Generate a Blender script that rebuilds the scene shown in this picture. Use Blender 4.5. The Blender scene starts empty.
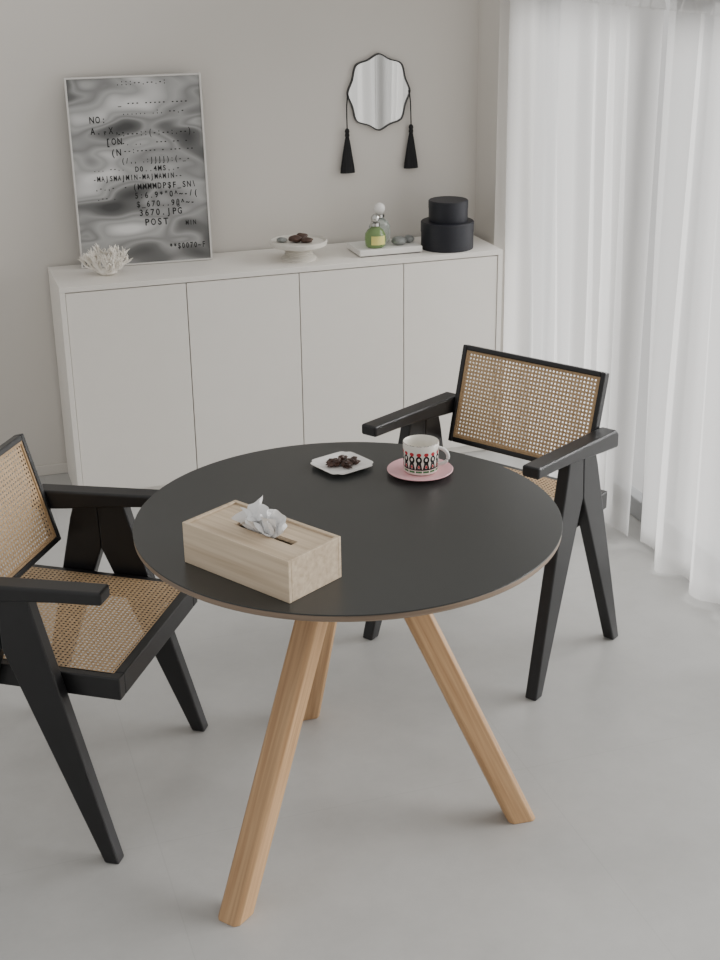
import bpy, bmesh, math, random
from mathutils import Vector, Matrix, noise
random.seed(4)
PI = math.pi
COL = bpy.context.scene.collection

# ------------------------------------------------------------------ camera model
H = 1.907; PITCH = math.radians(22.0); FPX = 1380.0; ROLL = math.radians(0.75)
Fv = Vector((0, math.cos(PITCH), -math.sin(PITCH)))
Dv = Vector((0, -math.sin(PITCH), -math.cos(PITCH)))
Xv = Vector((1, 0, 0))
cr, sr = math.cos(ROLL), math.sin(ROLL)
def ray(u, v):
    a = (u-360)/FPX; b = (v-480)/FPX
    return Fv + Xv*(a*cr-b*sr) + Dv*(a*sr+b*cr)
def at_z(u, v, z):
    d = ray(u, v); t = (z-H)/d.z
    return Vector((d.x*t, d.y*t, z))
cam_d = bpy.data.cameras.new('camera'); cam = bpy.data.objects.new('camera', cam_d); COL.objects.link(cam)
cam_d.sensor_fit = 'AUTO'; cam_d.sensor_width = 36; cam_d.lens = FPX/960*36
R_ = Xv*cr + Dv*sr; U_ = Xv*sr - Dv*cr; B_ = -Fv
m = Matrix((R_, U_, B_)).transposed().to_4x4(); m.translation = Vector((0, 0, H))
cam.matrix_world = m
bpy.context.scene.camera = cam

# ------------------------------------------------------------------ room frame
RO = Vector((-.987, 4.517, 0)); RA = math.radians(17.9)
ux = Vector((math.cos(RA), math.sin(RA), 0)); uy = Vector((-math.sin(RA), math.cos(RA), 0))
def L(s, d, z=0): return RO + ux*s + uy*d + Vector((0, 0, z))
WALL_D = 0.342

# ------------------------------------------------------------------ materials
def new_mat(name):
    mt = bpy.data.materials.new(name); mt.use_nodes = True
    nt = mt.node_tree; bs = nt.nodes['Principled BSDF']
    return mt, nt, bs
def N(nt, t, **kw):
    n = nt.nodes.new(t)
    for k, v in kw.items(): setattr(n, k, v)
    return n
def M(nt, op, a, b=None, c=None):
    n = nt.nodes.new('ShaderNodeMath'); n.operation = op
    for i, x in enumerate((a, b, c)):
        if x is None: continue
        if isinstance(x, (int, float)): n.inputs[i].default_value = x
        else: nt.links.new(x, n.inputs[i])
    return n.outputs[0]
def plain(name, col, rough=0.5, metal=0.0, var=0.06, scale=12.0, bump=0.0, bscale=150.0, **inp):
    mt, nt, bs = new_mat(name)
    tc = N(nt, 'ShaderNodeTexCoord'); nz = N(nt, 'ShaderNodeTexNoise'); nz.inputs['Scale'].default_value = scale
    nz.inputs['Detail'].default_value = 4
    nt.links.new(tc.outputs['Object'], nz.inputs['Vector'])
    rp = N(nt, 'ShaderNodeValToRGB')
    rp.color_ramp.elements[0].position = .3; rp.color_ramp.elements[1].position = .7
    rp.color_ramp.elements[0].color = tuple(c*(1-var) for c in col)+(1,)
    rp.color_ramp.elements[1].color = tuple(min(1, c*(1+var)) for c in col)+(1,)
    nt.links.new(nz.outputs['Fac'], rp.inputs['Fac']); nt.links.new(rp.outputs['Color'], bs.inputs['Base Color'])
    bs.inputs['Roughness'].default_value = rough; bs.inputs['Metallic'].default_value = metal
    for k, v in inp.items(): bs.inputs[k.replace('_', ' ')].default_value = v
    if bump > 0:
        n2 = N(nt, 'ShaderNodeTexNoise'); n2.inputs['Scale'].default_value = bscale; n2.inputs['Detail'].default_value = 3
        nt.links.new(tc.outputs['Object'], n2.inputs['Vector'])
        bp = N(nt, 'ShaderNodeBump'); bp.inputs['Strength'].default_value = bump; bp.inputs['Distance'].default_value = .002
        nt.links.new(n2.outputs['Fac'], bp.inputs['Height']); nt.links.new(bp.outputs['Normal'], bs.inputs['Normal'])
    return mt
def wood(name, c1, c2, scale=(60, 60, 3), rough=.45):
    mt, nt, bs = new_mat(name)
    tc = N(nt, 'ShaderNodeTexCoord'); mp = N(nt, 'ShaderNodeMapping'); mp.inputs['Scale'].default_value = scale
    nz = N(nt, 'ShaderNodeTexNoise'); nz.inputs['Scale'].default_value = 1.0; nz.inputs['Detail'].default_value = 6; nz.inputs['Distortion'].default_value = .3
    nt.links.new(tc.outputs['Object'], mp.inputs['Vector']); nt.links.new(mp.outputs['Vector'], nz.inputs['Vector'])
    rp = N(nt, 'ShaderNodeValToRGB'); rp.color_ramp.elements[0].position = .32; rp.color_ramp.elements[1].position = .68
    rp.color_ramp.elements[0].color = c1+(1,); rp.color_ramp.elements[1].color = c2+(1,)
    nt.links.new(nz.outputs['Fac'], rp.inputs['Fac']); nt.links.new(rp.outputs['Color'], bs.inputs['Base Color'])
    bs.inputs['Roughness'].default_value = rough
    bp = N(nt, 'ShaderNodeBump'); bp.inputs['Strength'].default_value = .15; bp.inputs['Distance'].default_value = .001
    nt.links.new(nz.outputs['Fac'], bp.inputs['Height']); nt.links.new(bp.outputs['Normal'], bs.inputs['Normal'])
    return mt
def wood_uv(name, c1, c2, su=110, sv=3.5, rough=.45):
    mt, nt, bs = new_mat(name)
    tc = N(nt, 'ShaderNodeUVMap'); mp = N(nt, 'ShaderNodeMapping'); mp.inputs['Scale'].default_value = (su, sv, 1)
    nz = N(nt, 'ShaderNodeTexNoise'); nz.inputs['Scale'].default_value = 1.0; nz.inputs['Detail'].default_value = 5; nz.inputs['Distortion'].default_value = .15
    nt.links.new(tc.outputs['UV'], mp.inputs['Vector']); nt.links.new(mp.outputs['Vector'], nz.inputs['Vector'])
    rp = N(nt, 'ShaderNodeValToRGB'); rp.color_ramp.elements[0].position = .3; rp.color_ramp.elements[1].position = .7
    rp.color_ramp.elements[0].color = c1+(1,); rp.color_ramp.elements[1].color = c2+(1,)
    nt.links.new(nz.outputs['Fac'], rp.inputs['Fac']); nt.links.new(rp.outputs['Color'], bs.inputs['Base Color'])
    bs.inputs['Roughness'].default_value = rough
    return mt

m_wall = plain('wall_paint', (.66, .628, .582), .85, var=.012, scale=3, bump=.08, bscale=220)
m_black_wood = plain('black_lacquered_wood', (.008, .008, .009), .36, var=.15, scale=30)
m_lino = plain('black_linoleum', (.030, .032, .031), .30, var=.05, scale=4, bump=.03, bscale=500)
m_ply = wood('table_edge_plywood', (.19, .135, .095), (.27, .20, .14), (6, 6, 200))
m_oak = wood_uv('oak', (.40, .225, .105), (.60, .38, .20))
m_oak_hub = wood('oak_block', (.40, .235, .115), (.54, .34, .18), (45, 45, 4))
m_boxwood = wood('pale_oak', (.54, .42, .29), (.72, .59, .44), (3, 90, 90), .55)
m_cab = plain('cabinet_white', (.80, .768, .715), .5, var=.01)
m_cabdark = plain('cabinet_gap', (.12, .115, .11), .8)
m_white = plain('white_ceramic', (.82, .80, .77), .25, var=.02)
m_stand = plain('beige_ceramic', (.66, .63, .57), .35, var=.04)
m_tissue = plain('tissue_paper', (.93, .93, .93), .9, var=.01)
m_coral = plain('coral_white', (.84, .80, .73), .8, var=.05, scale=80, bump=.4, bscale=300)
m_pink = plain('pink_glaze', (.78, .44, .47), .25, var=.03)
m_blackbox = plain('black_card', (.006, .007, .013), .5, var=.1)
m_blackmetal = plain('black_metal', (.01, .01, .01), .35)
m_thread = plain('black_thread', (.006, .006, .007), .8, bump=.5, bscale=600)
m_choc = plain('chocolate', (.060, .028, .018), .45, var=.5, scale=90, bump=.6, bscale=200)
m_frame = plain('pale_frame', (.70, .68, .65), .35, metal=.3, var=.02)
m_rail = plain('window_frame_metal', (.26, .265, .27), .4)
m_track = plain('white_track', (.7, .7, .7), .4)
m_stone = plain('grey_stone', (.22, .23, .22), .35, var=.3, scale=60)
m_silver = plain('silver_metal', (.6, .6, .58), .25, metal=1.0)
m_label = plain('cream_label', (.72, .66, .20), .6)
m_ink = plain('black_ink', (.008, .008, .008), .7)
m_glass = plain('clear_glass', (.72, .78, .74), .05, var=.0, Transmission_Weight=.75, IOR=1.45)
m_green = plain('green_glass', (.36, .52, .22), .06, var=.0, Transmission_Weight=.6, IOR=1.4)
m_tray = plain('tray_white', (.80, .785, .75), .45)
m_edging = plain('cane_binding', (.42, .28, .15), .5, var=.15, scale=120)

m_mirror, nt, bs = new_mat('mirror_glass'); bs.inputs['Metallic'].default_value = 1; bs.inputs['Roughness'].default_value = .02
bs.inputs['Base Color'].default_value = (.60, .60, .59, 1)

# floor tiles
m_floor, nt, bs = new_mat('grey_floor_tiles')
tc = N(nt, 'ShaderNodeTexCoord'); mp = N(nt, 'ShaderNodeMapping'); mp.inputs['Location'].default_value = (.1, .22, 0)
nt.links.new(tc.outputs['Object'], mp.inputs['Vector'])
bk = N(nt, 'ShaderNodeTexBrick'); bk.offset = 0.0
bk.inputs['Scale'].default_value = 1.0; bk.inputs['Brick Width'].default_value = .9; bk.inputs['Row Height'].default_value = .9
bk.inputs['Mortar Size'].default_value = .0016; bk.inputs['Mortar Smooth'].default_value = .4
bk.inputs['Color1'].default_value = (.485, .482, .468, 1); bk.inputs['Color2'].default_value = (.49, .487, .473, 1)
bk.inputs['Mortar'].default_value = (.452, .449, .436, 1)
nt.links.new(mp.outputs['Vector'], bk.inputs['Vector'])
nz = N(nt, 'ShaderNodeTexNoise'); nz.inputs['Scale'].default_value = 4.0; nz.inputs['Detail'].default_value = 10; nz.inputs['Roughness'].default_value = .72
nt.links.new(tc.outputs['Object'], nz.inputs['Vector'])
rp = N(nt, 'ShaderNodeValToRGB'); rp.color_ramp.elements[0].position = .32; rp.color_ramp.elements[1].position = .68
rp.color_ramp.elements[0].color = (.86, .86, .86, 1); rp.color_ramp.elements[1].color = (1.0, 1.0, 1.0, 1)
nt.links.new(nz.outputs['Fac'], rp.inputs['Fac'])
mx = N(nt, 'ShaderNodeMix', data_type='RGBA', blend_type='MULTIPLY'); mx.inputs[0].default_value = 1
nt.links.new(bk.outputs['Color'], mx.inputs[6]); nt.links.new(rp.outputs['Color'], mx.inputs[7])
nt.links.new(mx.outputs[2], bs.inputs['Base Color']); bs.inputs['Roughness'].default_value = .34

# cane webbing with real holes (alpha)
m_cane, nt, bs = new_mat('cane_webbing')
uv = N(nt, 'ShaderNodeUVMap'); sp = N(nt, 'ShaderNodeSeparateXYZ'); nt.links.new(uv.outputs['UV'], sp.inputs[0])
CELL = .0108
def cellc(o): return M(nt, 'ABSOLUTE', M(nt, 'SUBTRACT', M(nt, 'FRACT', M(nt, 'DIVIDE', o, CELL)), .5))
au = cellc(sp.outputs[0]); av = cellc(sp.outputs[1])
hole = M(nt, 'MULTIPLY', M(nt, 'LESS_THAN', M(nt, 'MAXIMUM', au, av), .23), M(nt, 'LESS_THAN', M(nt, 'ADD', au, av), .35))
nz = N(nt, 'ShaderNodeTexNoise'); nz.inputs['Scale'].default_value = 160; nt.links.new(uv.outputs['UV'], nz.inputs['Vector'])
rp = N(nt, 'ShaderNodeValToRGB'); rp.color_ramp.elements[0].color = (.37, .24, .125, 1); rp.color_ramp.elements[1].color = (.60, .425, .25, 1)
rp.color_ramp.elements[0].position = .3; rp.color_ramp.elements[1].position = .7
nt.links.new(nz.outputs['Fac'], rp.inputs['Fac']); nt.links.new(rp.outputs['Color'], bs.inputs['Base Color'])
nt.links.new(M(nt, 'SUBTRACT', 1.0, hole), bs.inputs['Alpha']); bs.inputs['Roughness'].default_value = .5

# sheer curtain
m_sheer, nt, bs = new_mat('sheer_fabric'); nt.nodes.remove(bs)
out = nt.nodes['Material Output']
df = N(nt, 'ShaderNodeBsdfDiffuse'); df.inputs['Color'].default_value = (.88, .875, .865, 1)
tl = N(nt, 'ShaderNodeBsdfTranslucent'); tl.inputs['Color'].default_value = (.90, .895, .885, 1)
tp = N(nt, 'ShaderNodeBsdfTransparent'); tp.inputs['Color'].default_value = (1, 1, 1, 1)
m1 = N(nt, 'ShaderNodeMixShader'); m1.inputs[0].default_value = .5
m2 = N(nt, 'ShaderNodeMixShader')
tcx = N(nt, 'ShaderNodeTexCoord'); nzx = N(nt, 'ShaderNodeTexNoise'); nzx.inputs['Scale'].default_value = 400
nt.links.new(tcx.outputs['Object'], nzx.inputs['Vector'])
nt.links.new(M(nt, 'MULTIPLY_ADD', nzx.outputs['Fac'], .1, .36), m2.inputs[0])
nt.links.new(df.outputs[0], m1.inputs[1]); nt.links.new(tl.outputs[0], m1.inputs[2])
nt.links.new(m1.outputs[0], m2.inputs[1]); nt.links.new(tp.outputs[0], m2.inputs[2]); nt.links.new(m2.outputs[0], out.inputs[0])

# poster print: large soft satin folds in silver greys
m_print, nt, bs = new_mat('printed_satin')
tc = N(nt, 'ShaderNodeTexCoord'); mp = N(nt, 'ShaderNodeMapping'); mp.inputs['Rotation'].default_value = (0, -.7, 0); mp.inputs['Scale'].default_value = (1.2, 1, 2.4)
mp.inputs['Location'].default_value = (.35, 0, .2)
nt.links.new(tc.outputs['Object'], mp.inputs['Vector'])
n2 = N(nt, 'ShaderNodeTexNoise'); n2.inputs['Scale'].default_value = 2.6; n2.inputs['Detail'].default_value = 0.0; n2.inputs['Distortion'].default_value = .55
nt.links.new(mp.outputs['Vector'], n2.inputs['Vector'])
n3 = N(nt, 'ShaderNodeTexNoise'); n3.inputs['Scale'].default_value = 6.0; n3.inputs['Detail'].default_value = 0.0; n3.inputs['Distortion'].default_value = .4
nt.links.new(mp.outputs['Vector'], n3.inputs['Vector'])
fac = M(nt, 'ADD', M(nt, 'MULTIPLY', n2.outputs['Fac'], .72), M(nt, 'MULTIPLY', n3.outputs['Fac'], .38))
rp = N(nt, 'ShaderNodeValToRGB'); e = rp.color_ramp.elements
e[0].position = .36; e[0].color = (.06, .06, .06, 1); e[1].position = .72; e[1].color = (.72, .715, .705, 1)
for pos, c in ((.45, .15), (.50, .34), (.545, .24), (.60, .42), (.64, .36)):
    x = e.new(pos); x.color = (c, c, c*.985, 1)
nt.links.new(fac, rp.inputs['Fac']); nt.links.new(rp.outputs['Color'], bs.inputs['Base Color']); bs.inputs['Roughness'].default_value = .35

# cup decoration (UV: u around 0..1, v height 0..1)
m_cup, nt, bs = new_mat('decorated_ceramic')
uv = N(nt, 'ShaderNodeUVMap'); sp = N(nt, 'ShaderNodeSeparateXYZ'); nt.links.new(uv.outputs['UV'], sp.inputs[0])
U = M(nt, 'SUBTRACT', M(nt, 'FRACT', M(nt, 'MULTIPLY', sp.outputs[0], 15.0)), .5); V = sp.outputs[1]
aU = M(nt, 'ABSOLUTE', U)
def ell(cv, ru, rv):
    a = M(nt, 'POWER', M(nt, 'DIVIDE', aU, ru), 2.0); b = M(nt, 'POWER', M(nt, 'ABSOLUTE', M(nt, 'DIVIDE', M(nt, 'SUBTRACT', V, cv), rv)), 2.0)
    return M(nt, 'LESS_THAN', M(nt, 'ADD', a, b), 1.0)
body = M(nt, 'MULTIPLY', M(nt, 'MULTIPLY', M(nt, 'GREATER_THAN', V, .20), M(nt, 'LESS_THAN', V, .46)), M(nt, 'LESS_THAN', aU, M(nt, 'SUBTRACT', .72, V)))
head = ell(.55, .42, .13); inner = ell(.32, .15, .06); inner2 = ell(.56, .17, .055)
blk = M(nt, 'MULTIPLY', M(nt, 'MAXIMUM', body, head), M(nt, 'SUBTRACT', 1.0, M(nt, 'MAXIMUM', inner, inner2)))
red = M(nt, 'MAXIMUM', ell(.73, .32, .06), ell(.32, .13, .05))
grn = M(nt, 'MULTIPLY', M(nt, 'MULTIPLY', M(nt, 'GREATER_THAN', V, .11), M(nt, 'LESS_THAN', V, .18)), M(nt, 'LESS_THAN', aU, .42))
c1 = N(nt, 'ShaderNodeMix', data_type='RGBA'); c1.inputs[6].default_value = (.82, .79, .72, 1); c1.inputs[7].default_value = (.02, .02, .02, 1); nt.links.new(blk, c1.inputs[0])
c2 = N(nt, 'ShaderNodeMix', data_type='RGBA'); c2.inputs[7].default_value = (.5, .04, .05, 1); nt.links.new(c1.outputs[2], c2.inputs[6]); nt.links.new(red, c2.inputs[0])
c3 = N(nt, 'ShaderNodeMix', data_type='RGBA'); c3.inputs[7].default_value = (.05, .18, .07, 1); nt.links.new(c2.outputs[2], c3.inputs[6]); nt.links.new(grn, c3.inputs[0])
nt.links.new(c3.outputs[2], bs.inputs['Base Color']); bs.inputs['Roughness'].default_value = .2

# window glass
m_win, nt, bs = new_mat('window_glass'); nt.nodes.remove(bs)
g = N(nt, 'ShaderNodeBsdfGlossy'); g.inputs['Roughness'].default_value = .02; t = N(nt, 'ShaderNodeBsdfTransparent'); mm = N(nt, 'ShaderNodeMixShader'); mm.inputs[0].default_value = .05
nt.links.new(t.outputs[0], mm.inputs[1]); nt.links.new(g.outputs[0], mm.inputs[2]); nt.links.new(mm.outputs[0], nt.nodes['Material Output'].inputs[0])

# ------------------------------------------------------------------ mesh helpers
def obj(name, bm, mat, parent=None, smooth=None, bevel=0, seg=2):
    bmesh.ops.recalc_face_normals(bm, faces=bm.faces[:])
    me = bpy.data.meshes.new(name); bm.to_mesh(me); bm.free()
    me.materials.append(mat)
    o = bpy.data.objects.new(name, me); COL.objects.link(o)
    if parent: o.parent = parent
    if smooth is not None:
        for p in me.polygons: p.use_smooth = True
        me.set_sharp_from_angle(angle=math.radians(smooth))
    if bevel:
        b = o.modifiers.new('bevel', 'BEVEL'); b.width = bevel; b.segments = seg; b.limit_method = 'ANGLE'; b.angle_limit = math.radians(40)
    return o
def empty(name, loc, rz=0):
    o = bpy.data.objects.new(name, None); COL.objects.link(o); o.location = loc; o.rotation_euler = (0, 0, rz); o.empty_display_size = .05
    return o
def tag(o, label, cat, group=None):
    o['label'] = label; o['category'] = cat
    if group: o['group'] = group
    return o
def struct(o): o['kind'] = 'structure'; return o
def box(bm, x0, x1, y0, y1, z0, z1):
    vs = [bm.verts.new((x, y, z)) for x in (x0, x1) for y in (y0, y1) for z in (z0, z1)]
    for f in ((0,1,3,2),(4,6,7,5),(0,4,5,1),(2,3,7,6),(0,2,6,4),(1,5,7,3)): bm.faces.new([vs[i] for i in f])
def loft(bm, rings, cap=True, closed=True):
    vr = [[bm.verts.new(p) for p in r] for r in rings]
    n = len(vr[0])
    for a, b in zip(vr, vr[1:]):
        for i in range(n if closed else n-1): bm.faces.new((a[i], a[(i+1) % n], b[(i+1) % n], b[i]))
    if cap: bm.faces.new(vr[0]); bm.faces.new(vr[-1])
    return vr
def lathe(bm, prof, n=48, cx=0, cy=0, f=None, cap=False):
    rings = []
    for r, z in prof:
        ring = []
        for i in range(n):
            a = 2*PI*i/n; k = f(a, z) if f else 1
            ring.append((cx+r*k*math.cos(a), cy+r*k*math.sin(a), z))
        rings.append(ring)
    return loft(bm, rings, cap=cap)
def tube(bm, pts, rad, n=8):
    pts = [Vector(p) for p in pts]; rings = []
    for i, p in enumerate(pts):
        t = (pts[min(i+1, len(pts)-1)]-pts[max(i-1, 0)]).normalized()
        up = Vector((0, 0, 1)) if abs(t.z) < .9 else Vector((1, 0, 0))
        a = t.cross(up).normalized(); b = t.cross(a)
        r = rad[i] if isinstance(rad, (list, tuple)) else rad
        rings.append([p+(a*math.cos(2*PI*k/n)+b*math.sin(2*PI*k/n))*r for k in range(n)])
    loft(bm, rings)
def blob(bm, c, r, seed=0, amp=.15, sub=3, fr=1.5):
    res = bmesh.ops.create_icosphere(bm, subdivisions=sub, radius=1)
    for v in res['verts']:
        k = 1+amp*noise.noise(v.co*fr+Vector((seed*7.1, seed, 3)))*2
        v.co = Vector((c[0]+v.co.x*r[0]*k, c[1]+v.co.y*r[1]*k, c[2]+v.co.z*r[2]*k))
def rb(o): o.location = RO; o.rotation_euler = (0, 0, RA); return o

# ------------------------------------------------------------------ setting
WS = 1.630; WT = 1.755
bm = bmesh.new(); box(bm, -3.0, WS+.24, -5.4, WALL_D+.1, -.08, 0); rb(struct(obj('floor', bm, m_floor)))
bm = bmesh.new(); box(bm, -3.0, WS+.24, WALL_D, WALL_D+.1, 0, 2.6); rb(struct(obj('wall_back', bm, m_wall)))
bm = bmesh.new()
box(bm, WS, WS+.24, .15, WALL_D, 0, 2.6); box(bm, WS, WS+.24, -4.6, .15, WT, 2.6); box(bm, WS, WS+.24, -5.4, -3.3, 0, WT)
rb(struct(obj('wall_right', bm, m_wall)))
bm = bmesh.new(); box(bm, -3.0, WS, WALL_D-.010, WALL_D, 0, .04); rb(struct(obj('baseboard_back', bm, m_wall, bevel=.003)))
bm = bmesh.new()
for d0, d1 in ((-3.3, -3.23), (-2.02, -1.92), (-.94, -.80), (.06, .15)): box(bm, WS+.15, WS+.20, d0, d1, .07, WT-.07)
box(bm, WS+.15, WS+.20, -3.3, .15, 0, .07); box(bm, WS+.15, WS+.20, -3.3, .15, WT-.07, WT)
win = rb(struct(obj('window_1', bm, m_rail, bevel=.004)))
bm = bmesh.new(); box(bm, WS+.172, WS+.178, -3.28, .13, .03, WT-.04); obj('window_glass', bm, m_win, win)

# ------------------------------------------------------------------ curtains
def curtain(name, d0, d1, s0, zb, zt, seed, label, amp=.030, lam=.30):
    root = empty(name, L(s0, (d0+d1)/2, 0), RA)
    tag(root, label, 'curtain')
    n = int(abs(d1-d0)/.006); nz_ = 26; half = (d1-d0)/2
    bm = bmesh.new(); grid = []
    for j in range(nz_+1):
        w = j/nz_; z = zb+(zt-.05-zb)*w; row = []
        for i in range(n+1):
            d = -half+2*half*i/n
            q = d + .05*math.sin(z*1.9+seed)*math.sin(d*2.6+seed)
            ph = 2*PI*(q/lam + .60*math.sin(q*5.3+seed) + .42*math.sin(q*11.9+2*seed) + .14*math.sin(q*27+seed))
            A = amp*(.40+.70*abs(math.sin(q*4.3+seed*1.7)))*(1-.45*w)
            s = A*math.sin(ph)+.009*math.sin(2.3*ph+seed+z*.8)*(1-w*.6)
            row.append(bm.verts.new((s, d+.012*math.cos(ph)*(1-w), z+.008*math.sin(d*9+seed)*(1-w))))
        grid.append(row)
    for a, b in zip(grid, grid[1:]):
        for i in range(n): bm.faces.new((a[i], a[i+1], b[i+1], b[i]))
    obj('fabric', bm, m_sheer, root, smooth=60)
    bm = bmesh.new(); rows = []
    for j in range(5):
        z = zt-.055+.055*j/4; row = []
        for i in range(n+1):
            d = -half+2*half*i/n
            row.append(bm.verts.new((.010*math.sin(2*PI*d/.075)+.005*math.sin(d*33+j), d, z+(.006*math.sin(2*PI*d/.075) if j == 4 else 0))))
        rows.append(row)
    for a, b in zip(rows, rows[1:]):
        for i in range(n): bm.faces.new((a[i], a[i+1], b[i+1], b[i]))
    obj('heading', bm, m_sheer, root, smooth=60)
    return root
curtain('sheer_curtain', -.945, .115, WS+.032, .02, 1.72, 1.3, 'sheer white curtain panel hanging nearest the sideboard and the room corner')
curtain('sheer_curtain', -2.9, -.965, WS+.036, .014, 1.72, 4.4, 'sheer white curtain panel hanging at the right edge, nearer the floor foreground')
rail = empty('curtain_rail', L(WS+.040, -1.40, 1.745), RA)
bm = bmesh.new(); box(bm, -.012, .012, -1.47, 1.51, -.010, .010); obj('track', bm, m_track, rail)
bm = bmesh.new(); box(bm, -.02, .02, 1.51, 1.52, -.012, .010); obj('end_cap', bm, m_track, rail)
tag(rail, 'slim white curtain track under the lintel above the sheer curtains', 'curtain rail')

# ------------------------------------------------------------------ sideboard
SW, SD, SH = 1.60, .330, .787
sb = empty('sideboard', RO, RA); tag(sb, 'long low white sideboard with four plain handleless doors along the wall', 'sideboard')
bm = bmesh.new(); T = .018; S0 = -.010
box(bm, S0, SW, 0, SD, SH-T, SH); box(bm, S0, S0+T, 0, SD, .0, SH-T); box(bm, SW-T, SW, 0, SD, 0, SH-T)
box(bm, S0+T, SW-T, .01, SD, .03, .03+T); box(bm, S0+T, SW-T, SD-.01, SD, .03+T, SH-T); box(bm, S0+T, SW-T, .02, .035, 0, .03)
obj('body', bm, m_cab, sb, bevel=.0012)
seams = [S0+T, .420, .823, 1.214, SW-T]
for a, b in zip(seams, seams[1:]):
    bm = bmesh.new(); box(bm, a+.0016, b-.0016, .003, .019, .034, SH-T-.0035)
    obj('door', bm, m_cab, sb, bevel=.0012)

# ------------------------------------------------------------------ round table
TC = Vector((-.027, 2.685, 0)); TH = .74
tb = empty('dining_table', TC); tag(tb, 'round table with black top and three splayed oak legs', 'table')
bm = bmesh.new()
lathe(bm, [(.0005, TH-.003), (.449, TH-.003), (.450, TH-.005), (.4505, TH-.013), (.448, TH-.016), (.405, TH-.032), (.0005, TH-.032)], 128)
obj('table_top', bm, m_ply, tb, smooth=20)
bm = bmesh.new(); lathe(bm, [(.0005, TH-.0025), (.4515, TH-.0025), (.4515, TH-.0006), (.4508, TH), (.0005, TH)], 128)
obj('linoleum_surface', bm, m_lino, tb, smooth=30)
zt = TH-.032
def leg_section(cx, cy, z, ra, rt, ang):
    pts = []; c = .30
    for (sx, sy) in ((1, 1), (-1, 1), (-1, -1), (1, -1)):
        seq = [(1, 1-c), (1-c, 1)]
        if sx*sy < 0: seq = seq[::-1]
        for (x, y) in seq: pts.append((sx*x*ra, sy*y*rt))
    return [(cx+x*math.cos(ang)-y*math.sin(ang), cy+x*math.sin(ang)+y*math.cos(ang), z) for x, y in pts], pts
for ang, rf, tw in ((-123.5, .440, 0), (-5.5, .385, 20), (106, .435, 0)):
    a = math.radians(ang); bm = bmesh.new(); uvl = bm.loops.layers.uv.new('UVMap'); rings = []
    rt_ = .058; K = 8
    for j in range(9):
        w = j/8; z = zt*w; r = rf+(rt_-rf)*w
        ring, flat = leg_section(r*math.cos(a), r*math.sin(a), z, .0325, .0290, a+math.radians(tw))
        rings.append(ring)
    vr = loft(bm, rings)
    per = [0]
    for k in range(1, K+1):
        p, q = flat[k % K], flat[k-1]; per.append(per[-1]+math.hypot(p[0]-q[0], p[1]-q[1]))
    where = {v: (j, k) for j, rr in enumerate(vr) for k, v in enumerate(rr)}
    for f in bm.faces:
        ks = [where[l.vert][1] for l in f.loops]; wrap = max(ks) == K-1 and min(ks) == 0 and len(ks) == 4
        for l in f.loops:
            j, k = where[l.vert]
            if wrap and k == 0: k = K
            l[uvl].uv = (per[k], j/8*.8)
    obj('leg', bm, m_oak, tb, bevel=.0025)
bm = bmesh.new(); lathe(bm, [(.0005, zt-.05), (.085, zt-.05), (.10, zt-.03), (.10, zt-.0005), (.0005, zt-.0005)], 40)
obj('hub', bm, m_oak_hub, tb, smooth=30)

# ------------------------------------------------------------------ chair
def cane_plane(bm, p00, p10, p11, p01, nu=8, nv=8):
    uvl = bm.loops.layers.uv.new('UVMap'); P = [Vector(p) for p in (p00, p10, p11, p01)]
    W = (P[1]-P[0]).length; Hh = (P[3]-P[0]).length
    g = []
    for j in range(nv+1):
        row = []
        for i in range(nu+1):
            a, b = i/nu, j/nv
            p = (P[0]*(1-a)+P[1]*a)*(1-b)+(P[3]*(1-a)+P[2]*a)*b
            row.append((bm.verts.new(p), (a*W, b*Hh)))
        g.append(row)
    for j in range(nv):
        for i in range(nu):
            q = (g[j][i], g[j][i+1], g[j+1][i+1], g[j+1][i]); f = bm.faces.new([x[0] for x in q])
            for lp, x in zip(f.loops, q): lp[uvl].uv = x[1]
def prism_yz(bm, poly, xf, th):
    a = [bm.verts.new((xf(z)-th/2, y, z)) for y, z in poly]; b = [bm.verts.new((xf(z)+th/2, y, z)) for y, z in poly]
    n = len(poly); bm.faces.new(a); bm.faces.new(b)
    for i in range(n): bm.faces.new((a[i], a[(i+1) % n], b[(i+1) % n], b[i]))
FC = ((0,1,3,2),(4,6,7,5),(0,4,5,1),(2,3,7,6),(0,2,6,4),(1,5,7,3))
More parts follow.
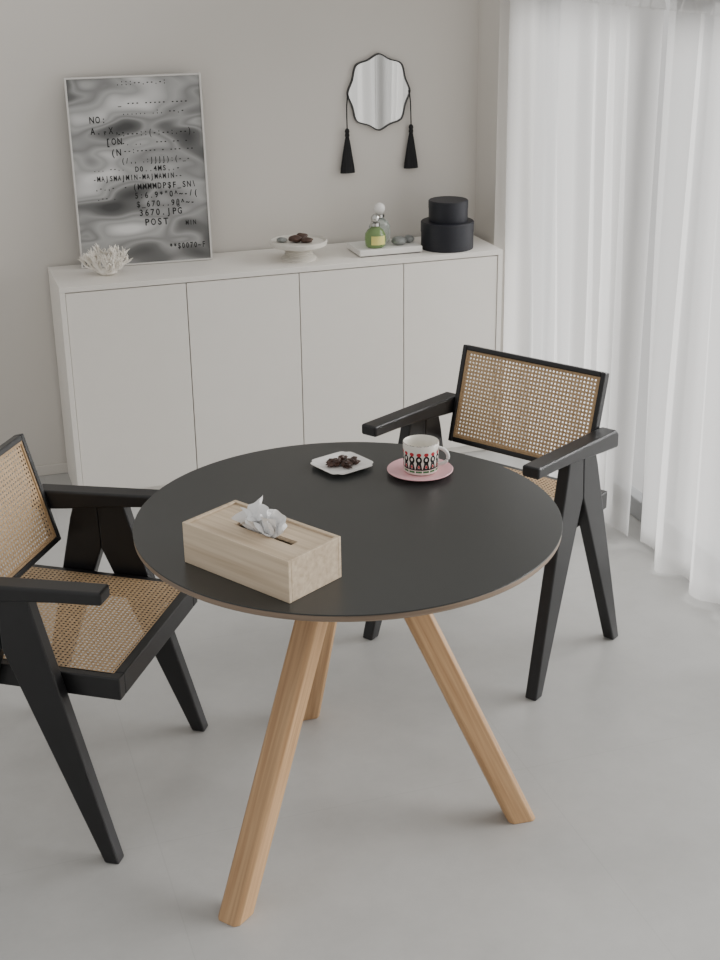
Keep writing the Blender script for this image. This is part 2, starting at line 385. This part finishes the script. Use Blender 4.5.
def make_chair():
    r = empty('armchair', (0, 0, 0))
    AX = .254; HW = .236
    for s in (-1, 1):
        xf = lambda z, s=s: s*(.274-.022*z/.65)
        bm = bmesh.new(); prism_yz(bm, [(.232, 0), (.198, 0), (.0, .50), (.0, .624), (.070, .624), (.080, .58)], xf, .034); obj('leg', bm, m_black_wood, r, bevel=.004)
        bm = bmesh.new(); prism_yz(bm, [(-.220, 0), (-.188, 0), (-.0005, .50), (-.0005, .620), (-.062, .614), (-.075, .575)], xf, .034); obj('leg', bm, m_black_wood, r, bevel=.004)
        bm = bmesh.new(); prism_yz(bm, [(.240, .628), (.240, .658), (-.155, .644), (-.170, .632), (-.170, .592), (-.08, .601), (.05, .617), (.14, .624)], lambda z, s=s: s*AX, .050)
        obj('armrest', bm, m_black_wood, r, bevel=.006, seg=3)
    y0, y1, z0, z1 = -.205, .245, .443, .436; fw = .028; fh = .052
    def zz(y): return z0+(z1-z0)*(y-y0)/(y1-y0)
    bm = bmesh.new()
    for s in (-1, 1):
        a, b = sorted((s*HW, s*(HW-fw)))
        v = [bm.verts.new((x, y, zz(y)+dz)) for x in (a, b) for y in (y0, y1) for dz in (-fh, 0)]
        for f in FC: bm.faces.new([v[i] for i in f])
    for ya, yb in ((y0, y0+fw), (y1-fw, y1)):
        v = [bm.verts.new((x, y, zz(y)+dz)) for x in (-HW+fw, HW-fw) for y in (ya, yb) for dz in (-fh, 0)]
        for f in FC: bm.faces.new([v[i] for i in f])
    obj('seat_frame', bm, m_black_wood, r, bevel=.003)
    i0, i1 = y0+fw-.008, y1-fw+.008; xw = HW-fw+.008
    bm = bmesh.new(); cane_plane(bm, (-xw, i0, zz(i0)+.0012), (xw, i0, zz(i0)+.0012), (xw, i1, zz(i1)+.0012), (-xw, i1, zz(i1)+.0012))
    obj('seat', bm, m_cane, r)
    B0 = Vector((0, -.108, .518)); B1 = Vector((0, -.180, .788)); BW = .2285
    up = (B1-B0); Lb = up.length; up.normalize(); nn = Vector((0, up.z, -up.y)); bf = .014; th = .026
    def bpt(x, h, t): return Vector((x, 0, 0))+B0+up*h+nn*t
    def bar(bm, x0, x1, h0, h1, t0=-th/2, t1=th/2):
        v = [bm.verts.new(bpt(x, h, t)) for x in (x0, x1) for h in (h0, h1) for t in (t0, t1)]
        for f in FC: bm.faces.new([v[i] for i in f])
    def ring(bm, X, h0, h1, wd, t0, t1):
        bar(bm, -X, -X+wd, h0, h1, t0, t1); bar(bm, X-wd, X, h0, h1, t0, t1)
        bar(bm, -X+wd, X-wd, h0, h0+wd, t0, t1); bar(bm, -X+wd, X-wd, h1-wd, h1, t0, t1)
    bm = bmesh.new(); ring(bm, BW, 0, Lb, bf, -th/2, th/2)
    obj('backrest_frame', bm, m_black_wood, r, bevel=.003)
    q = bf-.002
    bm = bmesh.new()
    cane_plane(bm, bpt(-BW+q, q, th*.25), bpt(BW-q, q, th*.25), bpt(BW-q, Lb-q, th*.25), bpt(-BW+q, Lb-q, th*.25))
    cn = obj('backrest', bm, m_cane, r)
    bm = bmesh.new(); ring(bm, BW-bf, bf, Lb-bf, .006, th*.25, th*.25+.003)
    obj('cane_binding', bm, m_edging, cn)
    return r
def copy_tree(o, parent=None):
    c = o.copy(); COL.objects.link(c)
    if parent: c.parent = parent
    for k in list(o.children): copy_tree(k, c)
    return c
ch = make_chair()
def place(o, loc, fwd):
    o.location = loc; o.rotation_euler = (0, 0, math.atan2(fwd[1], fwd[0])-PI/2)
ch2 = copy_tree(ch)
place(ch, (-.692, 2.826, 0), (.970, -.245))
tag(ch, 'black armchair with cane seat and back, cut off at the left of the photo', 'chair', 'cane armchairs at the round table')
place(ch2, (.372, 3.508, 0), (-.625, -.78))
tag(ch2, 'black armchair with cane back standing between the round table and the curtain', 'chair', 'cane armchairs at the round table')

# ------------------------------------------------------------------ tissue box
BC = Vector((-.193, 2.430, TH)); BA = math.radians(-41)
tx = empty('tissue_box', BC, BA); tag(tx, 'rectangular pale oak tissue box on the black table', 'tissue box')
bx, by, bh, bt = .1425, .073, .086, .008
bm = bmesh.new()
box(bm, -bx, bx, -by, -by+bt, 0, bh); box(bm, -bx, bx, by-bt, by, 0, bh); box(bm, -bx, -bx+bt, -by+bt, by-bt, 0, bh); box(bm, bx-bt, bx, -by+bt, by-bt, 0, bh)
box(bm, -bx+bt, bx-bt, -by+bt, by-bt, 0, .006)
obj('body', bm, m_boxwood, tx, bevel=.0012)
bm = bmesh.new(); g_ = .0014; z0, z1 = bh-.013, bh-.0045
x0, x1, y0, y1 = -bx+bt+g_, bx-bt-g_, -by+bt+g_, by-bt-g_; sx0, sx1, sy = -.065, .090, .0095
box(bm, x0, sx0, y0, y1, z0, z1); box(bm, sx1, x1, y0, y1, z0, z1); box(bm, sx0, sx1, y0, -sy, z0, z1); box(bm, sx0, sx1, sy, y1, z0, z1)
obj('lid', bm, m_boxwood, tx)
bm = bmesh.new()
def tri(x): return abs((x/(2*PI)) % 1.0-.5)*4-1
def fan(cx, lean_x, lean_y, wid, hgt, seed, ph):
    nu, nv = 36, 18; g = []
    for j in range(nv+1):
        w = j/nv; row = []
        for i in range(nu+1):
            u = i/nu*2-1
            top = hgt*(1-.70*abs(u-.15*math.sin(seed))**1.3)
            z = bh-.010+w*(top+.006)
            x = cx+u*wid*(.62+.38*math.sin(w*PI*.75))+lean_x*w*w
            y = .006*tri(u*7+ph)*(.4+1.3*w)+lean_y*w*w+.006*w*math.sin(u*4+seed*2)
            p = Vector((x, y*.9 if w > .15 else y*.55, z))
            p += noise.noise_vector(p*45+Vector((seed*9, 0, 0)))*.007*w
            row.append(bm.verts.new(p))
        g.append(row)
    for a, b in zip(g, g[1:]):
        for i in range(nu): bm.faces.new((a[i], a[i+1], b[i+1], b[i]))
fan(-.008, -.010, .016, .038, .066, 1, .3)
fan(.008, .014, -.016, .038, .050, 2, 1.7)
fan(.018, .022, .004, .030, .058, 3, 2.9)
fan(-.018, -.016, -.010, .026, .046, 4, 4.1)
fan(.000, .002, -.028, .034, .032, 5, 5.0)
fan(.004, .006, .030, .034, .040, 6, 5.9)
fan(.004, .000, .000, .036, .060, 7, 3.6)
ti = obj('tissue', bm, m_tissue, smooth=45); ti.location = BC; ti.rotation_euler = (0, 0, BA)
tag(ti, 'crumpled white tissue pulled up through the slot of the wooden box', 'tissue')

# ------------------------------------------------------------------ plate with chocolates
pc = at_z(342, 467, TH)
bm = bmesh.new()
def squ(a, z):
    b = ((a) % (PI/2))-PI/4
    return .92/((abs(math.cos(a))**6+abs(math.sin(a))**6)**(1/6))*(1-.09*math.exp(-(b/.10)**2))
lathe(bm, [(.0005, .0), (.044, .0), (.048, .002), (.062, .008), (.0655, .0095), (.0655, .011), (.060, .0105), (.048, .0052), (.043, .0045), (.0005, .0045)], 128, f=squ)
pl = obj('small_plate', bm, m_white, smooth=50); pl.location = pc; pl.rotation_euler = (0, 0, math.radians(38))
tag(pl, 'small white square plate with notched corners holding dark chocolates', 'plate')
for k, (dx, dy, rz, sc) in enumerate(((-.018, -.006, .3, 1.15), (.000, .014, 1.2, 1.0), (.010, -.014, 2.2, 1.0), (.025, .004, .2, .9))):
    bm = bmesh.new(); blob(bm, (0, 0, .0085), (.016*sc, .010*sc, .0085), seed=k, amp=.38, fr=2.4)
    o = obj('chocolate', bm, m_choc, smooth=35); o.location = pc+Vector((dx, dy, .0050)); o.rotation_euler = (0, 0, rz)
    tag(o, 'lumpy dark chocolate piece on the small white plate', 'chocolate', 'chocolates on the small white plate')

# ------------------------------------------------------------------ saucer and cup
sc_ = at_z(420, 473, TH)
bm = bmesh.new(); lathe(bm, [(.0005, 0), (.040, 0), (.044, .002), (.074, .009), (.0755, .011), (.074, .0122), (.046, .006), (.030, .0045), (.0005, .0045)], 64)
o = obj('saucer', bm, m_pink, smooth=50); o.location = sc_; tag(o, 'round pink saucer under the patterned cup', 'saucer')
cu = empty('cup', sc_+Vector((.002, .004, .0050)), math.radians(-15)); tag(cu, 'white cup with black, red and green pattern on the pink saucer', 'cup')
bm = bmesh.new(); uvl = bm.loops.layers.uv.new('UVMap')
CH = .071
prof = [(.0005, 0), (.034, 0), (.0385, .003), (.0398, .010), (.0404, .026), (.0408, .045), (.0410, CH), (.040, CH+.0012), (.0388, CH), (.0382, .045), (.0375, .026), (.034, .008), (.0005, .006)]
vr = lathe(bm, prof, 72)
idx = {}
for j, ring in enumerate(vr):
    for i, v in enumerate(ring): idx[v] = (i/72, (prof[j][1]/CH) if j < 7 else 0.0)
for f in bm.faces:
    us = [idx[l.vert][0] for l in f.loops]; wrap = max(us)-min(us) > .5
    for l in f.loops:
        u_, v_ = idx[l.vert]
        if wrap and u_ < .5: u_ += 1
        l[uvl].uv = (u_, v_)
obj('cup_body', bm, m_cup, cu, smooth=50)
bm = bmesh.new(); pts = []
for k in range(15):
    a = -PI/2*1.05+k/14*PI*1.05; pts.append((.039+.024*math.cos(a), 0, .039+.020*math.sin(a)))
tube(bm, pts, .0042, 10); obj('handle', bm, m_white, cu, smooth=60)

# ------------------------------------------------------------------ picture
PW, PH = .465, .645
lean = math.asin(.052/PH)
pic = bpy.data.objects.new('framed_picture', None); COL.objects.link(pic); pic.empty_display_size = .05
pic.location = L(.332, .246, SH+.001); pic.rotation_euler = (-lean, 0, RA-math.radians(3.0))
tag(pic, 'framed grey satin print with black lettering leaning on the wall', 'picture')
bm = bmesh.new(); ft, fd = .006, .018
box(bm, -PW/2, -PW/2+ft, -fd/2, fd/2, 0, PH); box(bm, PW/2-ft, PW/2, -fd/2, fd/2, 0, PH)
box(bm, -PW/2+ft, PW/2-ft, -fd/2, fd/2, 0, ft); box(bm, -PW/2+ft, PW/2-ft, -fd/2, fd/2, PH-ft, PH)
obj('frame', bm, m_frame, pic, bevel=.001)
bm = bmesh.new(); box(bm, -PW/2+ft, PW/2-ft, -.002, .004, ft, PH-ft); prn = obj('print', bm, m_print, pic)
GL = {}
def glyph(c):
    if c not in GL:
        cv = bpy.data.curves.new('t', 'FONT'); cv.body = c; cv.size = 1.0; cv.align_x = 'CENTER'; cv.resolution_u = 3; cv.offset = .018
        to = bpy.data.objects.new('t', cv); COL.objects.link(to); bpy.context.view_layer.update()
        me = bpy.data.meshes.new_from_object(to.evaluated_get(bpy.context.evaluated_depsgraph_get()))
        bpy.data.objects.remove(to); bpy.data.curves.remove(cv)
        W = max([abs(v.co.x) for v in me.vertices] or [.1])
        if W > .28: me.transform(Matrix.Diagonal((.28/W, 1, 1, 1)))
        GL[c] = me
    return GL[c]
lines = [(116, 83, 6.5, 4.2, '.:::--.--.-:'), (118, 103, 7, 4.4, '_ --- ----- ----'), (122, 112, 6.5, 4.2, '...... .:. --.-'), (118, 133, 7, 4.4, '-:---::(-:--:.--).'), (118, 142, 6.5, 4.2, '--. ..   --- -- -'), (124, 150, 6.5, 4.2, '--:----- - --- --'),
 (91, 119, 7.4, 5.8, 'NO:'), (92, 130, 7.4, 5.8, 'A.,'), (104, 130, 7.4, 5.8, '-X,.'), (107, 141, 7.4, 5.8, '[ON'), (112, 152, 7.4, 5.8, '(N'),
 (122, 160, 6, 4.1, '(/,, .:JJJJ):(-_-'), (94, 177, 6, 4.1, '-MAJSMAJMIN-MAJMAMIN--'), (96, 186, 6, 4.1, ',-.,-  -'), (98, 196, 5.5, 4, '.-- .'), (94, 167, 5.5, 4, '... --..'),
 (134, 187, 6.8, 5.0, '(MMMMDP$F_SN\\'), (136, 196, 6.8, 5.0, '5:6.9*"0^~-/('), (138, 205, 6.8, 5.0, '$_670..9@^~-'), (141, 214, 7.4, 5.6, '3670.JPG'), (147, 224, 7.6, 6.4, 'POST'),
 (136, 169, 6, 4.6, 'D0..4MS,.-'), (188, 226, 5.5, 3.8, 'MIN'), (172, 250, 6.5, 4.2, '**$0070~F')]
bmT = bmesh.new()
for (px, py, sz, pitch, s) in lines:
    for k, c in enumerate(s):
        if c == ' ': continue
        x = px+k*pitch
        if x > 204+(py-75)*.09-5: break
        lx = (x-65-(py-75)*.09)/134*PW-PW/2+.004; lz = (264-py)/190*PH; S = sz/190*PH*1.25; SX = pitch/134*PW*1.4
        me = glyph(c).copy(); me.transform(Matrix(((SX, 0, 0, lx), (0, 0, -1, -.0026), (0, S, 0, lz), (0, 0, 0, 1))))
        bmT.from_mesh(me); bpy.data.meshes.remove(me)
obj('lettering', bmT, m_ink, prn)

# ------------------------------------------------------------------ mirror and tassels on the wall
def at_wall(u, v, off=0.0):
    d = ray(u, v); p0 = L(0, WALL_D-off); n_ = uy
    t = (p0-Vector((0, 0, H))).dot(n_)/d.dot(n_); return Vector((0, 0, H))+d*t
mc = at_wall(378, 92)
mi = empty('wall_mirror', mc, RA); tag(mi, 'small scalloped wall mirror with thin black frame above the sideboard', 'mirror')
def outl(a, k=1.0):
    e = 2.15
    sq = 1/((abs(math.cos(a))**e+abs(math.sin(a))**e)**(1/e))
    m_ = sq*(.930+.058*(1-abs(math.sin(4*a))**1.3)+.018*math.cos(8*a))
    return (.1215*k*m_*math.cos(a), .137*k*m_*math.sin(a))
n = 192; bm = bmesh.new(); rings = []
for (k, y) in ((1.0, -.001), (1.0, -.014), (.962, -.014), (.962, -.008)):
    rings.append([(outl(2*PI*i/n, k)[0], y, outl(2*PI*i/n, k)[1]) for i in range(n)])
vr = [[bm.verts.new(p) for p in r] for r in rings]; vr.append(vr[0])
for a, b in zip(vr, vr[1:]):
    for i in range(n): bm.faces.new((a[i], a[(i+1) % n], b[(i+1) % n], b[i]))
obj('frame', bm, m_blackmetal, mi, smooth=40)
bm = bmesh.new(); loft(bm, [[(outl(2*PI*i/n, .966)[0], y, outl(2*PI*i/n, .966)[1]) for i in range(n)] for y in (-.002, -.009)]); obj('mirror_glass', bm, m_mirror, mi)
def tassel(u, v0, v1, side, label):
    top = at_wall(u, v0, .016); bot = at_wall(u, v1, .016); hgt = top.z-bot.z
    r = empty('tassel', (top.x, top.y, bot.z), RA); tag(r, label, 'tassel', 'black tassels hanging from the mirror')
    sk = hgt*.70
    bm = bmesh.new()
    lathe(bm, [(.027, 0), (.025, sk*.15), (.019, sk*.45), (.013, sk*.75), (.009, sk*.93), (.007, sk)], 60, f=lambda a, z: 1+.06*math.sin(15*a), cap=True)
    for v in bm.verts: v.co.y *= .45
    obj('skirt', bm, m_thread, r, smooth=40)
    bm = bmesh.new(); lathe(bm, [(.004, sk-.004), (.007, sk), (.009, sk+.008), (.007, sk+.016), (.009, sk+.02), (.008, sk+.027), (.004, sk+.032)], 24, cap=True); obj('knot', bm, m_thread, r, smooth=50)
    bm = bmesh.new(); tube(bm, [(0, 0, sk+.028), (0, 0, hgt*.95), (0, .002, hgt+.02), (side*.001, .004, hgt+.06), (side*.006, .004, hgt+.10)], .0024, 8); obj('cord', bm, m_thread, r, smooth=60)
tassel(347, 122, 173, 1, 'black tassel on a cord hanging at the left side of the mirror')
tassel(411, 118, 168, -1, 'black tassel on a cord hanging at the right side of the mirror')

# ------------------------------------------------------------------ coral
bm = bmesh.new()
def grow(p, d, r, depth):
    ln = random.uniform(.021, .030)*(1 if depth < 2 else .9); pts = [p]; rad = [r]; q = p.copy(); dd = d.copy()
    for k in range(3):
        dd = (dd+Vector((random.uniform(-.3, .3), random.uniform(-.3, .3), random.uniform(-.05, .25)))).normalized(); q = q+dd*ln/3
        if q.z < .004: q.z = .004
        pts.append(q.copy()); rad.append(r*(1-.10*(k+1)))
    if depth >= 3: rad[-1] = r*.25; rad[-2] = r*.6
    tube(bm, pts, rad, 7)
    if depth < 3:
        for _ in range(3):
            grow(q, (dd*.8+Vector((random.uniform(-.9, .9), random.uniform(-.9, .9), random.uniform(-.4, .7)))).normalized(), r*.80, depth+1)
for k in range(8):
    a = 2*PI*k/8; grow(Vector((.018*math.cos(a), .012*math.sin(a), .008)), Vector((math.cos(a), .6*math.sin(a), .8 if k % 2 else .35)).normalized(), .0068, 0)
blob(bm, (0, 0, .012), (.034, .022, .0125), 3, .1)
o = obj('coral', bm, m_coral, smooth=60); p = at_z(107, 275, SH); o.location = p
tag(o, 'white branching coral piece on the left end of the sideboard', 'coral')

# ------------------------------------------------------------------ cake stand
p = at_z(299, 259, SH); st = empty('pedestal_stand', p); tag(st, 'pale ceramic pedestal stand on the sideboard with small dark pieces', 'cake stand')
bm = bmesh.new(); lathe(bm, [(.0005, 0), (.062, 0), (.064, .008), (.056, .013), (.048, .016), (.052, .021), (.046, .026), (.051, .031), (.045, .036), (.049, .048), (.0005, .048)], 56); obj('pedestal', bm, m_stand, st, smooth=40)
bm = bmesh.new(); lathe(bm, [(.0005, .048), (.085, .048), (.101, .053), (.103, .066), (.099, .069), (.094, .062), (.0005, .060)], 56, f=lambda a, z: 1+.012*math.sin(18*a)); obj('plate_top', bm, m_stand, st, smooth=40)
for k, (dx, dy, rr, mt_, lab) in enumerate((( -.012, .0, (.024, .018, .013), m_choc, 'largest dark brown piece in the middle of the pedestal stand'), (.030, -.01, (.022, .016, .010), m_choc, 'low dark brown piece at the right on the pedestal stand'), (.010, .035, (.022, .018, .013), m_choc, 'dark brown piece at the back of the pedestal stand'), (-.060, .0, (.020, .016, .010), m_stone, 'pale grey pebble at the left edge of the pedestal stand'))):
    bm = bmesh.new(); blob(bm, (0, 0, rr[2]), rr, k+5, .12); o = obj('pebble', bm, mt_, smooth=60); o.location = p+Vector((dx, dy, .0605)); tag(o, lab, 'pebble', 'pieces on the pedestal stand')

# ------------------------------------------------------------------ tray, bottles, stones
tp_ = L(1.188, .140, SH); tr = empty('tray', tp_, RA)
tag(tr, 'flat white rectangular slab tray carrying two scent bottles', 'tray')
bm = bmesh.new(); box(bm, -.114, .114, -.073, .073, 0, .004); obj('base', bm, m_cabdark, tr, bevel=.001)
bm = bmesh.new(); box(bm, -.120, .120, -.079, .079, .004, .026); obj('slab', bm, m_tray, tr, bevel=.003)
TZ = .026
def bottle(p, label, glass, R, hb, cap_mat, ball, lab):
    b = empty('perfume_bottle', p, RA); tag(b, label, 'perfume bottle', 'scent bottles on the tray')
    bm = bmesh.new(); lathe(bm, [(.0005, 0), (R*.75, 0), (R*.93, .006), (R, hb*.4), (R*.95, hb*.7), (R*.7, hb*.92), (R*.45, hb), (R*.35, hb+.006), (.0005, hb+.006)], 40); obj('body', bm, glass, b, smooth=50)
    bm = bmesh.new(); lathe(bm, [(R*.42, hb+.006), (R*.46, hb+.007), (R*.46, hb+.018), (R*.3, hb+.019)], 32, cap=True); obj('collar', bm, m_silver, b, smooth=40)
    bm = bmesh.new(); blob(bm, (0, 0, hb+.018+ball*.95), (ball, ball, ball), 0, 0); obj('stopper', bm, cap_mat, b, smooth=60)
    if lab:
        bm = bmesh.new(); k = 16
        rows = [[((R+.0008)*math.sin(-.7+1.4*i/k), -(R+.0008)*math.cos(-.7+1.4*i/k), z) for i in range(k+1)] for z in (hb*.2, hb*.65)]
        loft(bm, rows, cap=False, closed=False); obj('bottle_label', bm, m_label, b, smooth=60)
bottle(tp_-ux*.046-uy*.034+Vector((0, 0, TZ)), 'yellow-green glass scent bottle with yellow label, in front on the tray', m_green, .039, .070, m_silver, .016, True)
bottle(tp_-ux*.006+uy*.036+Vector((0, 0, TZ)), 'taller clear scent bottle with round pale stopper, behind the green one', m_glass, .041, .086, m_white, .021, False)
for k, (du, dv, rr, mt_, lab) in enumerate(((.045, -.035, (.028, .022, .016), m_stone, 'larger smooth grey stone beside the green scent bottle on the tray'), (.092, -.01, (.020, .018, .014), m_stone, 'smaller grey stone at the right end of the tray'))):
    bm = bmesh.new(); blob(bm, (0, 0, rr[2]), rr, k+11, .06); o = obj('stone', bm, mt_, smooth=60); o.location = tp_+ux*du+uy*dv+Vector((0, 0, TZ)); tag(o, lab, 'stone')

# ------------------------------------------------------------------ round black boxes
bp = L(1.424, .112, SH)
def hatbox(p, R, h, label):
    b = empty('round_box', p); tag(b, label, 'box', 'stacked round black boxes')
    bm = bmesh.new(); lathe(bm, [(.0005, 0), (R*.985, 0), (R*.988, .002), (R*.988, h*.62), (.0005, h*.62)], 64); obj('body', bm, m_blackbox, b, smooth=40)
    bm = bmesh.new(); lathe(bm, [(.0005, h*.62), (R, h*.62), (R, h-.003), (R-.003, h), (.0005, h)], 64); obj('lid', bm, m_blackbox, b, smooth=40)
hatbox(bp, .098, .100, 'larger round black lidded box, lower of the stacked pair')
hatbox(bp+Vector((.003, .003, .100)), .073, .076, 'smaller round black lidded box, on top of the larger one')

# ------------------------------------------------------------------ light
w = bpy.data.worlds.new('world'); bpy.context.scene.world = w; w.use_nodes = True
bg = w.node_tree.nodes['Background']; bg.inputs['Color'].default_value = (1.0, .985, .96, 1); bg.inputs['Strength'].default_value = .72
sl = bpy.data.lights.new('daylight', 'SUN'); sl.energy = 10.0; sl.angle = math.radians(50); sl.color = (1.0, .995, .985)
so = bpy.data.objects.new('daylight', sl); COL.objects.link(so); so.location = L(4, -2, 3)
dirv = (-ux*1.0 + uy*.10 + Vector((0, 0, -.42))).normalized()
so.rotation_euler = dirv.to_track_quat('-Z', 'Y').to_euler()
